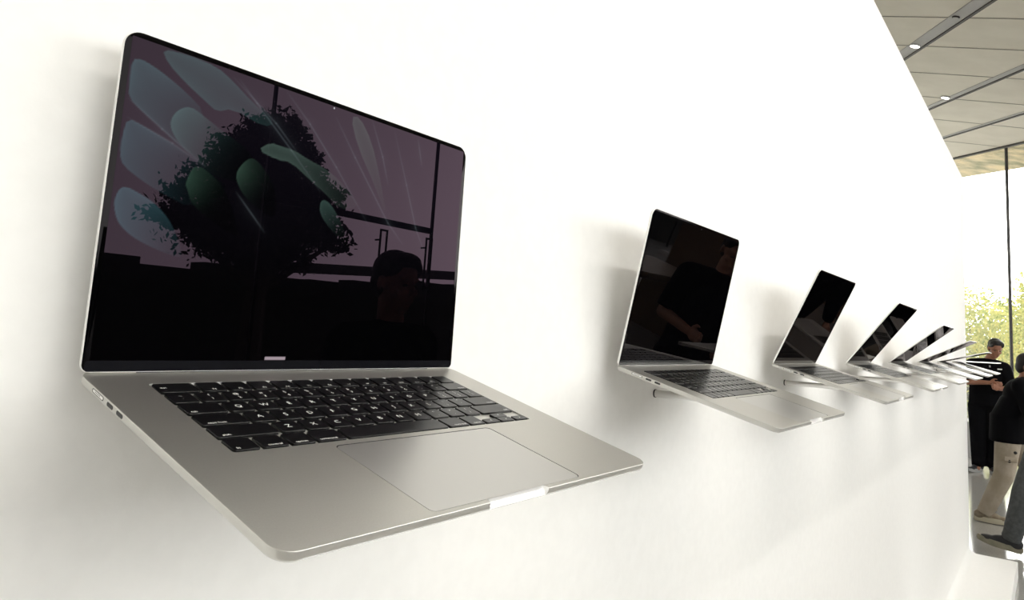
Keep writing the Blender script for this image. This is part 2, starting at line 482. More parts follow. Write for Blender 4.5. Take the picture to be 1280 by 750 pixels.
def pill(bm, s0, s1, z0, z1, x, out, mi=0, seg=4):
    """rounded slot shape on the left flank: s along the side, proud by out"""
    r = (z1 - z0) / 2 - 1e-5
    pts = rr_pts(-s1, -s0, z0, z1, r, 0, seg)
    a = [bm.verts.new((x + 0.0012, y, z)) for y, z in pts]; b = [bm.verts.new((x - out, y, z)) for y, z in pts]
    n = len(pts)
    bm.faces.new(a).material_index = mi; bm.faces.new(b[::-1]).material_index = mi
    for i in range(n): bm.faces.new((a[i], b[i], b[(i + 1) % n], a[(i + 1) % n])).material_index = mi

def rr_obj(name, prof, x0, x1, y0, y1, r, m, parent=None, seg=5, f=lambda x, y, z: (x, y, z), smooth=30):
    bm = bmesh.new(); rr_solid(bm, prof, x0, x1, y0, y1, r, seg, f)
    return from_bm(name, bm, m, parent, smooth)

KX, KS0, KS1 = 0.1373, 0.0216, 0.1322           # keyboard recess
TX, TS0, TS1 = 0.0735, 0.1385, 0.2283           # trackpad

def make_base():
    base = rr_obj('base', [(0.00022, 0), (0, -0.00026), (0, -0.0040), (0.0007, -0.0052), (0.0022, -0.0063), (0.0050, -0.0070), (0.0085, -T)], -W2, W2, YF, YB, 0.0115, None, seg=8)
    cut = []
    cut.append(rr_obj('c', [(0, 0.01), (0, -0.0013)], -KX, KX, -KS1, -KS0, 0.0022, None))
    cut.append(rr_obj('c', [(0, 0.01), (0, -0.0008)], -TX - .0006, TX + .0006, -TS1 - .0006, -TS0 + .0006, 0.0042, None))
    bm = bmesh.new()                            # scooped finger notch in the front edge
    sec = [(-0.2290, 0.002), (-0.2290, -0.0002), (-0.2306, -0.0032), (-0.2324, -0.0049), (-0.242, -0.0051), (-0.242, 0.002)]
    ends = [(-0.0295, 0), (-0.0285, 0), (0.0285, 0), (0.0295, 0)]
    rows = []
    for k, (x, _) in enumerate(ends):
        sh = 0.0 if 0 < k < 3 else 0.0016
        rows.append([bm.verts.new((x, y - (sh if y > -0.24 else 0), z + (sh if z < 0.001 else 0))) for y, z in sec])
    for a, b in zip(rows, rows[1:]):
        for i in range(len(sec)):
            j = (i + 1) % len(sec); bm.faces.new((a[i], a[j], b[j], b[i]))
    bm.faces.new(rows[0]); bm.faces.new(rows[-1][::-1])
    cut.append(from_bm('c', bm, None, smooth=None))
    boolean(base, cut)
    me = base.data
    me.materials.clear()
    for k in ('alu', 'alu_lit', 'gap', 'alu_side_lit', 'well'): me.materials.append(M[k])
    for p in me.polygons:
        c = p.center
        p.material_index = 0
        if -0.2326 < c.y < -0.2289 and abs(c.x) < 0.030 and c.z > -0.0052 and (p.normal.y < -0.05 or abs(p.normal.x) > .5) and c.z < -0.00005: p.material_index = 1
        elif abs(c.x) < TX + .001 and -TS1 - .001 < c.y < -TS0 + .001 and c.z < -0.0001: p.material_index = 2
        elif abs(c.x) < KX + .001 and -KS1 - .001 < c.y < -KS0 + .001 and c.z < -0.0001: p.material_index = 1 if p.normal.y < -.9 else 4
        elif c.z < -0.0001 and (abs(c.x) > W2 - .012 or c.y < YF + .012 or c.y > YB - .012): p.material_index = 3
    me.polygons.foreach_set('use_smooth', [True] * len(me.polygons))
    me.set_sharp_from_angle(angle=math.radians(32))
    return base

def text_mesh(s, size):
    cu = bpy.data.curves.new('t', 'FONT')
    cu.body = s; cu.size = size; cu.align_x = 'CENTER'; cu.align_y = 'CENTER'; cu.resolution_u = 2
    o = bpy.data.objects.new('t', cu); COL.objects.link(o)
    me = evaluated(o)
    bpy.data.objects.remove(o); bpy.data.curves.remove(cu)
    return me

U = 2 * KX / 14.5
RH = (KS1 - KS0) / 6
ROWS = [
    [('esc', 1.5)] + [('F%d' % i, 1) for i in range(1, 13)] + [('', 1)],
    [(c, 1) for c in ('~\n`', '!\n1', '@\n2', '#\n3', '$\n4', '%\n5', '^\n6', '&\n7', '*\n8', '(\n9', ')\n0', '_\n-', '+\n=')] + [('delete', 1.5)],
    [('tab', 1.5)] + [(c, 1) for c in 'QWERTYUIOP'] + [('{\n[', 1), ('}\n]', 1), ('|\n\\', 1)],
    [('caps lock', 1.75)] + [(c, 1) for c in 'ASDFGHJKL'] + [(':\n;', 1), ('"\n\'', 1), ('return', 1.75)],
    [('shift', 2.25)] + [(c, 1) for c in 'ZXCVBNM'] + [('<\n,', 1), ('>\n.', 1), ('?\n/', 1), ('shift', 2.25)],
    [('fn', 1), ('control', 1), ('option', 1), ('command', 1.25), ('', 5), ('command', 1.25), ('option', 1), ('<', 1), ('^v', 1), ('>', 1)],
]
GAP = 0.0023
KZ0, KZ1 = -0.0012, 0.0005
def key_bm(x0, x1, y0, y1):
    bm = bmesh.new()
    rr_solid(bm, [(0, KZ0), (0, KZ1 - 0.0003), (0.0003, KZ1)], x0, x1, y0, y1, 0.0019, 4)
    return bm

def key_list():
    out = []
    for r, row in enumerate(ROWS):
        x = -KX
        yt = -(KS0 + r * RH)
        for s, w in row:
            x0, x1 = x + GAP / 2, x + w * U - GAP / 2
            y0, y1 = yt - RH + GAP / 2, yt - GAP / 2
            x += w * U
            if s == '^v':
                ym = (y0 + y1) / 2
                out.append(('^', x0, x1, ym + 0.0003, y1)); out.append(('v', x0, x1, y0, ym - 0.0003))
            elif s in '<>' and s and r == 5:
                out.append((s, x0, x1, y0, (y0 + y1) / 2 - 0.0003))
            else:
                out.append((s, x0, x1, y0, y1))
    return out

def make_keyboard(base, detailed):
    kb = rr_obj('keyboard', [(0.0002, -0.00129), (0.0002, -0.00121)], -KX, KX, -KS1, -KS0, 0.0022, 'well', base)
    if not detailed:
        bm = bmesh.new()
        bm.from_mesh(kb.data)
        for s, x0, x1, y0, y1 in key_list():
            rr_solid(bm, [(0, KZ0), (0, KZ1 - 0.0003), (0.0003, KZ1)], x0, x1, y0, y1, 0.0019, 2, mi=1)
        bmesh.ops.recalc_face_normals(bm, faces=bm.faces[:])
        bm.to_mesh(kb.data); bm.free()
        kb.data.materials.append(M['key'])
        return kb
    for s, x0, x1, y0, y1 in key_list():
        bm = key_bm(x0, x1, y0, y1)
        bmesh.ops.recalc_face_normals(bm, faces=bm.faces[:])
        if s:
            parts = s.split('\n')
            w = x1 - x0
            for k, c in enumerate(parts):
                small = len(c) > 1
                size = 0.0033 if small else (0.0062 if len(parts) == 1 and y1 - y0 > .01 else 0.0045)
                tm_ = text_mesh(c, size)
                if small and c not in ('esc', 'F1') and not c.startswith('F'):
                    cx = (x0 + 0.0022 + size * 0.27 * len(c)) if x0 < 0 else (x1 - 0.0022 - size * 0.27 * len(c)); cy = y0 + 0.0030
                elif c.startswith('F') and small:
                    cx, cy = (x0 + x1) / 2, y0 + 0.0030
                elif c == 'esc':
                    cx, cy = x0 + 0.0045, (y0 + y1) / 2
                else:
                    cx = (x0 + x1) / 2
                    cy = (y0 + y1) / 2 + (0 if len(parts) == 1 else (0.0030 if k == 0 else -0.0030))
                off = len(bm.verts)
                vs = [bm.verts.new((v.co.x + cx, v.co.y + cy, KZ1 + 0.00004)) for v in tm_.vertices]
                for p in tm_.polygons:
                    try: bm.faces.new([vs[i] for i in p.vertices]).material_index = 1
                    except ValueError: pass
                bpy.data.meshes.remove(tm_)
        me = bpy.data.meshes.new('key'); bm.to_mesh(me); bm.free()
        link('key', me, kb, ['key', 'legend'], 30)
    return kb

def lidf(x, y, z): return (x, z, y)              # plan (x,v) and thickness t -> lid space (glass faces -Y)
LV = 0.2293

PET = {
 'a': [(-.1642, .209), (-.1582, .211), (-.1502, .209), (-.1402, .205), (-.1262, .198), (-.1112, .188), (-.1032, .154), (-.1062, .148), (-.1242, .156), (-.1392, .167), (-.1532, .175), (-.1632, .182), (-.1642, .192)],
 'b': [(-.1622, .169), (-.1512, .166), (-.1312, .159), (-.1062, .148), (-.0832, .134), (-.1112, .115), (-.1382, .124), (-.1492, .129), (-.1612, .136), (-.1642, .143), (-.1642, .156)],
 'c': [(-.1292, .185), (-.1212, .189), (-.1102, .184), (-.0952, .177), (-.0702, .167), (-.0582, .145), (-.0962, .14), (-.1132, .152), (-.1262, .159), (-.1342, .169), (-.1342, .177)],
 'd': [(-.1462, .223), (-.1292, .225), (-.1062, .224), (-.0922, .217), (-.0752, .206), (-.0532, .195), (-.0632, .189), (-.0902, .196), (-.1022, .19), (-.1112, .195), (-.1272, .204), (-.1412, .214)],
 'e': [(-.1602, .124), (-.1482, .12), (-.1372, .115), (-.1242, .103), (-.1132, .08), (-.1222, .08), (-.1472, .088), (-.1582, .096), (-.1622, .103), (-.1642, .113)],
 'f': [(-.1192, .132), (-.1162, .143), (-.1132, .147), (-.1062, .147), (-.0862, .133), (-.0732, .1), (-.0812, .102), (-.0992, .11), (-.1132, .119), (-.1172, .129)],
 'g': [(-.0822, .149), (-.0772, .158), (-.0702, .164), (-.0602, .158), (-.0472, .144), (-.0442, .118), (-.0582, .123), (-.0732, .131), (-.0812, .142)],
 'h': [(-.0672, .17), (-.0562, .179), (-.0462, .178), (-.0352, .178), (-.0192, .173), (-.0042, .17), (.0118, .163), (.0248, .154), (.0368, .143), (.0158, .137), (.0008, .147), (-.0182, .157), (-.0362, .167), (-.0492, .166)],
 'i': [(.0178, .221), (.0278, .224), (.0438, .205), (.0568, .175), (.0698, .137), (.0508, .166), (.0278, .197)],
 'j': [(-.0052, .142), (.0018, .143), (.0108, .136), (.0238, .119), (.0328, .102), (.0098, .117), (-.0052, .13)],
}
PCOL = {  # head colour, how far the colour reaches from the head, head point
 'a': ((.040, .095, .105), .048, (-.160, .203)), 'b': ((.036, .085, .100), .042, (-.163, .155)), 'c': ((.050, .110, .105), .032, (-.132, .180)),
 'd': ((.036, .085, .085), .075, (-.125, .222)), 'e': ((.040, .095, .115), .040, (-.160, .112)), 'f': ((.030, .065, .045), .018, (-.119, .138)),
 'g': ((.036, .072, .052), .018, (-.082, .152)), 'h': ((.060, .095, .080), .070, (-.055, .175)), 'i': ((.045, .065, .055), .075, (.025, .222)),
 'j': ((.040, .075, .065), .022, (-.002, .141))}
STREAK = [[(-.0462, .223), (-.0222, .203), (.0078, .173), (.0488, .128)], [(-.0872, .22), (-.0712, .206), (-.0372, .177), (-.0062, .149)],
 [(.0028, .216), (.0268, .186), (.0708, .134), (.0908, .117)], [(.0418, .225), (.0578, .194), (.0668, .17)], [(.0698, .221), (.0898, .174), (.1058, .135), (.1198, .113)],
 [(.0998, .222), (.1078, .196)], [(-.0922, .22), (-.0532, .195), (-.0322, .177)], [(-.1632, .182), (-.1392, .167), (-.1062, .148)], [(-.1622, .169), (-.1312, .159), (-.1062, .148)], [(-.0802, .134), (-.0532, .107)]]

def seg_dist(X, Y, a, b):
    ax, ay = a; bx, by = b
    dx, dy = bx - ax, by - ay
    t = np.clip(((X - ax) * dx + (Y - ay) * dy) / (dx * dx + dy * dy), 0, 1)
    return np.hypot(X - ax - t * dx, Y - ay - t * dy), t

def smooth_poly(pts, it=2):
    for _ in range(it):
        q = []
        for i in range(len(pts)):
            a, b = pts[i], pts[(i + 1) % len(pts)]
            q += [(a[0] * .75 + b[0] * .25, a[1] * .75 + b[1] * .25), (a[0] * .25 + b[0] * .75, a[1] * .25 + b[1] * .75)]
        pts = q
    return pts

def picture(X, Y):
    """abstract glowing petals fanning out of the dark lower part of the display"""
    C = np.zeros(X.shape + (3,))
    C += np.array([.0030, .0022, .0045])
    base_f = np.clip((Y - .06) / .12, 0, 1)[..., None]
    C *= base_f
    for k, pts in PET.items():
        pts = smooth_poly(pts, 2 if k in 'cefgj' else 1)
        ins = np.zeros(X.shape, bool)
        dm = np.full(X.shape, 9.)
        n = len(pts)
        for i in range(n):
            (x1, y1), (x2, y2) = pts[i], pts[(i + 1) % n]
            if y1 != y2:
                c = ((y1 > Y) != (y2 > Y)) & (X < (x2 - x1) * (Y - y1) / (y2 - y1) + x1)
                ins ^= c
            dm = np.minimum(dm, seg_dist(X, Y, pts[i], pts[(i + 1) % n])[0])
        col, reach, hp = PCOL[k]
        d = np.hypot(X - hp[0], Y - hp[1])
        fall = np.exp(-(d / (reach * .85)) ** 2)
        edge = np.exp(-dm / .0010) * .30 + np.exp(-dm / .007) * .35
        soft = np.clip(dm / .0006, 0, 1)
        val = (fall * (.58 + edge))[..., None] * np.array(col) * .80
        C = np.where(ins[..., None], C * (1 - soft[..., None]) + (val + C * .4) * soft[..., None], C)
    for ln in STREAK:
        tot = len(ln) - 1
        for i in range(tot):
            d, t = seg_dist(X, Y, ln[i], ln[i + 1])
            u = (i + t) / tot
            g = np.sin(np.pi * np.clip(u * .9 + .05, 0, 1))
            C += (np.exp(-(d / .0006) ** 2) * .045 * g + np.exp(-d / .004) * .006 * g)[..., None] * np.array([.75, .9, 1.0]) * (Y > .02)[..., None]
    bar = (np.abs(X + .0327) < .0090) & (np.abs(Y - .0098) < .00105)       # small light bar above the chin
    C[bar] = (.42, .34, .38)
    C *= .85
    return C

def make_screen(lid, lit):
    x0, x1, v0, v1 = -0.1655, 0.1655, 0.0082, 0.2250
    if not lit:
        bm = bmesh.new(); rr_solid(bm, [(0, -0.00012), (0, -0.00002)], x0, x1, v0, v1, 0.003, 4, lidf)
        return from_bm('screen', bm, 'glass_black', lid, 20)
    nx, nv = 420, 276
    xs = np.linspace(x0, x1, nx); vs = np.linspace(v0, v1, nv)
    X, Y = np.meshgrid(xs, vs)
    co = np.stack([X, np.full_like(X, -0.00012), Y], -1).reshape(-1, 3)
    idx = np.arange(nx * nv).reshape(nv, nx)
    q = np.stack([idx[:-1, :-1], idx[:-1, 1:], idx[1:, 1:], idx[1:, :-1]], -1).reshape(-1, 4)
    me = bpy.data.meshes.new('screen')
    me.vertices.add(len(co)); me.vertices.foreach_set('co', co.ravel())
    me.loops.add(q.size); me.loops.foreach_set('vertex_index', q.ravel())
    me.polygons.add(len(q)); me.polygons.foreach_set('loop_start', np.arange(0, q.size, 4))
    me.update(calc_edges=True); me.validate()
    C = picture(X, Y).reshape(-1, 3)
    at = me.attributes.new('picture', 'FLOAT_COLOR', 'POINT')
    at.data.foreach_set('color', np.concatenate([C, np.ones((len(C), 1))], 1).astype('f').ravel())
    return link('screen', me, lid, 'screen')

def make_laptop(detailed=True, lit=False):
    root = empty('laptop')
    base = make_base(); base.parent = root; base.name = 'base'
    rr_obj('trackpad', [(0.0001, -0.0001), (0, -0.0003), (0, -0.0007)], -TX, TX, -TS1, -TS0, 0.0040, 'alu_pad', base)
    kb = make_keyboard(base, detailed)
    bm = bmesh.new()
    pill(bm, 0.0228, 0.0402, -0.0034, -0.0009, -W2, 0.00006, 0)
    pill(bm, 0.0238, 0.0392, -0.0030, -0.0013, -W2, 0.00010, 1)
    for k in range(5): pill(bm, 0.0276 + k * .0016, 0.0284 + k * .0016, -0.0025, -0.0017, -W2, 0.00014, 0, 2)
    o = from_bm('charging_port', bm, ['dark', 'alu_edge'], base)
    for s in (0.0455, 0.0595):
        bm = bmesh.new(); pill(bm, s, s + 0.0090, -0.0036, -0.0011, -W2, 0.00008)
        from_bm('usb_port', bm, 'dark', base)
    bm = bmesh.new(); add_tube(bm, (-0.136, 0.0022, -0.0014), (0.136, 0.0022, -0.0014), 0.0028, n=14)
    from_bm('hinge', bm, 'hinge', base)
    lid = rr_obj('lid', [(0.0003, 0.0001), (0, 0.0004), (0, 0.0028), (0.0005, 0.0036), (0.002, 0.0041), (0.006, 0.0043)], -W2, W2, 0.0004, LV, [0.0115, 0.0115, 0.006, 0.006], 'alu_edge', root, 8, lidf)
    rr_obj('display_glass', [(0.0004, 0.00025), (0.00035, 0.0001), (0.0010, -0.00003)], -W2, W2, 0.0006, LV, [0.0115, 0.0115, 0.005, 0.005], 'glass_black', lid, 8, lidf)
    rr_obj('chin', [(0.0, -0.00008), (0.0, -0.00002)], -W2 + .002, W2 - .002, 0.0010, 0.0080, 0.002, 'chin', lid, 4, lidf)
    make_screen(lid, lit)
    bm = bmesh.new(); add_tube(bm, (0, -0.00016, 0.2233 if not lit else 0.2233), (0, -0.00005, 0.2233), 0.0009, n=16)
    o = from_bm('webcam', bm, 'lens', lid)
    return root

def lid_of(r): return [c for c in r.children if c.name.split('.')[0] == 'lid'][0]
def copy_tree(o, parent=None):
    c = o.copy(); COL.objects.link(c)
    if parent: c.parent = parent
    for ch in list(o.children): copy_tree(ch, c)
    return c

OPEN = [1.821198, 1.618929, 1.383773, 1.163017, 0.938734, 0.727798, 0.519822, math.radians(15)]
first = make_laptop(True, True)
second = make_laptop(False, False)              # far ones: keyboard in one piece
LABELS = [
 'nearest silver laptop on the white wall, lid upright, dim petals on its display',
 'second silver laptop from the left, lid nearly upright, face reflected in its dark display',
 'third silver laptop from the left, lid tipped slightly forward over its keyboard',
 'fourth silver laptop from the left, lid leaning halfway down, green tint in its display',
 'fifth silver laptop from the left, lid folded more than halfway down over the keys',
 'sixth silver laptop from the left, lid low and its tip reaching the wall end',
 'third to last opened, seventh silver laptop, lid tip crossing the man in black',
 'farthest silver laptop on the white wall, lid almost closed']
LABELS[6] = 'seventh silver laptop from the left, lid nearly shut, tip crossing the man in black'
laptops = []
for i, th in enumerate(OPEN):
    if i == 0: r = first
    elif i < 3:
        r = copy_tree(first)
        sc_ = [c for c in lid_of(r).children if c.name.startswith('screen')][0]
        src = [c for c in lid_of(second).children if c.name.startswith('screen')][0]
        sc_.data = src.data                     # their displays are dark
    elif i == 3: r = second
    else: r = copy_tree(second)
    r.location = (i * PITCH + W2, 0, 0)
    r.rotation_euler = (TILT, 0, 0)
    lid_of(r).rotation_euler = (-(th - math.pi / 2), 0, 0)
    tag(r, LABELS[i], 'laptop', 'silver laptops mounted along the white wall')
    laptops.append(r)

# steel arms that carry the laptops
RODL = ['first', 'second', 'third', 'fourth', 'fifth', 'sixth', 'seventh', 'last']
def rod_mesh():
    bm = bmesh.new()
    add_tube(bm, (0, WALL_Y - 0.0005, -0.0467), (0, -0.20, -0.0467), 0.0058, n=24)
    n = Vector((0, -math.sin(TILT), math.cos(TILT)))
    P = -n * (T + 0.0001)
    geom = bm.verts[:] + bm.edges[:] + bm.faces[:]
    bmesh.ops.bisect_plane(bm, geom=geom, plane_co=P, plane_no=n, clear_outer=True)
    bmesh.ops.holes_fill(bm, edges=[e for e in bm.edges if e.is_boundary])
    bmesh.ops.recalc_face_normals(bm, faces=bm.faces[:])
    me = bpy.data.meshes.new('mounting_arm'); bm.to_mesh(me); bm.free()
    return me
arm_me = rod_mesh()
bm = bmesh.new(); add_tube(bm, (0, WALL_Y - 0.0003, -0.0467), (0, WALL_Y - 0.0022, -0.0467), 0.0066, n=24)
arm0 = link('mounting_arm', arm_me, None, 'rod', 30)
shade_ring = from_bm('collar', bm, 'dark', arm0)  # dark ring stands for the shadow where the arm meets the wall
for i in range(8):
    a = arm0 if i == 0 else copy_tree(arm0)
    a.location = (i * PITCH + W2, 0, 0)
    tag(a, ('steel mounting arm from the white wall to the underside of the nearest laptop', 'steel mounting arm below the second laptop from the left', 'steel mounting arm below the third laptop from the left',
            'steel mounting arm below the fourth laptop from the left', 'steel mounting arm below the fifth laptop from the left', 'steel mounting arm below the sixth laptop from the left',
            'steel mounting arm below the seventh laptop from the left', 'steel mounting arm below the farthest laptop')[i], 'mounting arm', 'steel arms holding the laptops')

# ------------------------------------------------------------------ trees and outdoor things
rng = np.random.default_rng(7)
def tree(name, x, y, crown, n, leaf, mat_, label, trunk_r=0.12, seed=0, group=None, density=1.0):
    """crown = list of (dx, dy, z, rx, ry, rz) clumps; leaves are real little quads through them"""
    rg = np.random.default_rng(seed)
    root = empty(name, (x, y, ZF - 0.2))
    Z0 = ZF - 0.2
    vols = np.array([c[3] * c[4] * c[5] for c in crown]); cnt = (vols / vols.sum() * n).astype(int)
    pts = []
    for c, k in zip(crown, cnt):
        u = rg.normal(size=(k, 3)); u /= np.linalg.norm(u, axis=1)[:, None]
        u *= rg.uniform(0.25, 1, (k, 1)) ** .5 * (1 + .13 * np.abs(rg.normal(size=(k, 1))))
        u *= 1 + .18 * np.sin(5 * u[:, :1] + 7 * u[:, 1:2] + 4 * u[:, 2:3] + seed)
        pts.append(u * np.array(c[3:6]) + np.array([c[0], c[1], c[2] - Z0]))
    P = np.concatenate(pts)
    k = len(P)
    a = rg.normal(size=(k, 3)); a /= np.linalg.norm(a, axis=1)[:, None]
    b = np.cross(a, rg.normal(size=(k, 3))); b /= np.linalg.norm(b, axis=1)[:, None]
    s = leaf * rg.uniform(.6, 1.3, (k, 1))
    V = np.stack([P - a * s, P + b * s * .5, P + a * s, P - b * s * .5], 1).reshape(-1, 3)
    F = np.arange(4 * k).reshape(-1, 4)
    me = bpy.data.meshes.new('foliage'); me.from_pydata(V.tolist(), [], F.tolist())
    link('foliage', me, root, mat_)
    bm = bmesh.new()
    top = max(c[2] for c in crown) - Z0
    add_tube(bm, (0, 0, 0), (0.05, 0.03, top * .55), trunk_r, trunk_r * .6, 10)
    for c in crown: add_tube(bm, (0.03, 0.02, top * .35), (c[0], c[1], c[2] - Z0), trunk_r * .4, trunk_r * .12, 7)
    from_bm('trunk', bm, 'bark', root)
    tag(root, label, 'tree', group)

G = 'trees beyond the far glass'
tree('tree', 24.0, 1.45, [(0, 0, .9, 1.5, .9, 1.1), (.3, .5, 1.4, 1.1, .7, .8), (-.2, -.5, .2, 1.2, .8, 1.0), (.2, .1, -.6, 1.3, 1.2, .8)], 4800, .07, 'leaf_y', 'loose yellow green tree beyond the glass, just right of the white wall end', seed=1, group=G)
tree('tree', 28.0, -.35, [(0, 0, 1.6, 1.4, .95, 1.2), (0, .3, 2.2, .9, .6, .7), (.3, .6, .9, 1.3, .8, .9), (0, 0, .1, 1.4, 1.2, 1.0), (0, 0, -.7, 1.2, 1.1, .7)], 6500, .075, 'leaf_y', 'taller yellow green tree beyond the glass at the right picture edge', seed=2, group=G)
tree('tree', 33, 1.1, [(0, 0, 1.0, 1.6, 1.2, 1.3), (0, -.9, .6, 1.5, 1.1, 1.4), (0, .5, -.4, 1.4, 1.6, 1.1)], 5000, .10, 'leaf_g', 'darker green tree behind the two yellow green trees', seed=3, group=G)
tree('tree', 29, 4.6, [(0, 0, 1.4, 1.6, 1.4, 1.5), (0, -.5, .3, 1.6, 1.3, 1.2)], 6000, .10, 'leaf_y', 'yellow green tree beyond the glass, hidden behind the white wall', seed=4, group=G)
tree('tree', 29, -4.2, [(0, 0, 1.9, 1.6, 1.5, 1.5), (0, .3, .4, 1.6, 1.4, 1.3)], 6000, .10, 'leaf_y', 'yellow green tree beyond the glass, past the right picture edge', seed=5, group=G)
tree('tree', 8.2, -13.2, [(0, 0, 2.9, 1.1, 1.1, 1.1), (-.9, 0, 2.6, .8, .7, .55), (-1.4, 0, 2.2, .7, .6, .35), (-1.9, .2, 1.75, .6, .5, .22), (1.1, 0, 2.6, .75, .7, .4), (1.5, .1, 2.9, .6, .4, .16), (1.3, 0, 2.0, .7, .7, .35), (1.8, .1, 1.7, .5, .5, .2), (.1, 0, 3.9, .55, .6, .5), (.6, 0, 3.6, .6, .5, .25), (-.6, 0, 3.5, .5, .5, .3), (-.2, 0, 1.7, 1.5, 1.1, .7), (.3, 0, 4.25, .3, .3, .3)], 26000, .075, 'leaf_d', 'dark bushy tree outside the front glazing, mirrored in the nearest display', trunk_r=.3, seed=6)
def hz(x): return 0.95 + max(0, x - 10.4) * 0.063
bm = bmesh.new()
for k in range(40):
    x = -20 + k * 1.5
    add_box(bm, x, x + 1.501, -16.6, -15.9, ZF - 0.2, (hz(x) if x > 9 else 1.05) + .03 * math.sin(k * 1.7) + (.10 * math.sin(k * 4.1) if x < 9 else 0))
tag(from_bm('hedge', bm, 'hedge'), 'long dark clipped hedge outside the front glazing', 'hedge')
o = empty('garden_canopy', (9.0, -14.75, ZF - 0.2))
z0 = -(ZF - 0.2)
bm = bmesh.new(); add_box(bm, 0, 26, -.5, .5, z0 + .98, z0 + 1.22)
for v in bm.verts: v.co.z += max(0, v.co.x - 1.4) * .063
from_bm('roof', bm, 'mullion', o)
for x in (.3, 4.2, 8.4, 12.6, 16.8, 21, 25.5):
    bm = bmesh.new(); add_tube(bm, (x, 0, 0), (x, 0, z0 + .99 + max(0, x - 1.4) * .063), .06)
    from_bm('post', bm, 'mullion', o)
tag(o, 'long low dark canopy on posts outside the front glazing', 'canopy')

o = empty('stone_bench', (12.55, 0.95, ZF))
box('seat', (-.35, .35, -.55, .5, 0.30, 0.52), 'concrete', o, .015)
box('plinth', (-.28, .28, -.50, .42, 0, 0.30), 'concrete', o)
tag(o, 'pale grey concrete bench block on the floor by the wall end', 'bench')

# display tables added out of view to darken the mirrored floor
def table(x, y, lx, ly, label):
    o = empty('added_table', (x, y, ZF))
    box('tabletop', (-lx, lx, -ly, ly, 0.86, 0.93), 'wood', o, .008)
    for sx in (-1, 1):
        box('leg', (sx * (lx - .16) - .06, sx * (lx - .16) + .06, -ly + .06, ly - .06, 0, 0.86), 'wood', o, .006)
    tag(o, label, 'table', 'added oak display tables by the front glazing')
table(3.2, -3.6, 1.5, .55, 'added long oak display table by the front glazing, nearer the left wall')
table(7.2, -3.6, 1.5, .55, 'added long oak display table by the front glazing, nearer the far glass')

# ------------------------------------------------------------------ people
def ell(bm, c, r, rot=(0, 0, 0), sub=3):
    m = Matrix.Translation(Vector(c)) @ Euler(rot).to_matrix().to_4x4() @ Matrix.Diagonal((*r, 1))
    bmesh.ops.create_icosphere(bm, subdivisions=sub, radius=1, matrix=m)

def cap(bm, p, q, r1, r2):
    """tapered limb with round ends"""
    add_tube(bm, p, q, r1, r2, 16)
    ell(bm, p, (r1,) * 3, sub=2); ell(bm, q, (r2,) * 3, sub=2)

def flat(bm, p, q, r1, r2, sx=1.0, sy=1.0):
    """tapered segment with flat ends and elliptic section (world-aligned widths)"""
    p, q = Vector(p), Vector(q)
    n = 20
    A, B = [], []
    for i in range(n):
        t = 2 * math.pi * i / n
        A.append(bm.verts.new(p + Vector((math.cos(t) * r1 * sx, math.sin(t) * r1 * sy, 0))))
        B.append(bm.verts.new(q + Vector((math.cos(t) * r2 * sx, math.sin(t) * r2 * sy, 0))))
    for i in range(n): bm.faces.new((A[i], A[(i + 1) % n], B[(i + 1) % n], B[i]))
    bm.faces.new(A[::-1]); bm.faces.new(B)

def remesh(name, bm, m, parent, voxel=0.008, smooth=4):
    """fuse overlapping solids into one continuous skin"""
    bmesh.ops.recalc_face_normals(bm, faces=bm.faces[:])
    me = bpy.data.meshes.new(name); bm.to_mesh(me); bm.free()
    o = link(name, me)
    r = o.modifiers.new('r', 'REMESH'); r.mode = 'VOXEL'; r.voxel_size = voxel
    s = o.modifiers.new('s', 'SMOOTH'); s.factor = .5; s.iterations = smooth
    me2 = evaluated(o)
    o.modifiers.clear(); o.data = me2; bpy.data.meshes.remove(me)
    me2.materials.clear(); me2.materials.append(M[m])
    me2.polygons.foreach_set('use_smooth', [True] * len(me2.polygons))
    if parent: o.parent = parent
    return o

def hand(bm, w, d, side, up_=(0, 0, 1)):
    """palm, four bent fingers and a thumb: w wrist, d hand direction, side thumb direction"""
    w, d, s = Vector(w), Vector(d).normalized(), Vector(side).normalized()
    n = d.cross(s).normalized()
    c = w + d * .048
    rot = Matrix((d, s, n)).transposed()
    bmesh.ops.create_icosphere(bm, subdivisions=2, radius=1, matrix=Matrix.Translation(c) @ rot.to_4x4() @ Matrix.Diagonal((.050, .042, .016, 1)))
    for k, L_ in enumerate((.036, .042, .040, .031)):
        b = w + d * .085 + s * (.030 - .020 * k)
        m1 = b + d * L_ * .9 - n * .014
        m2 = m1 + d * L_ * .25 - n * L_ * .75
        cap(bm, b, m1, .0095, .0088); cap(bm, m1, m2, .0088, .0075)
    t0 = w + d * .025 + s * .034
    t1 = t0 + d * .030 + s * .024 - n * .008
    cap(bm, t0, t1, .012, .010); cap(bm, t1, t1 + d * .028 - n * .010 + s * .002, .010, .008)

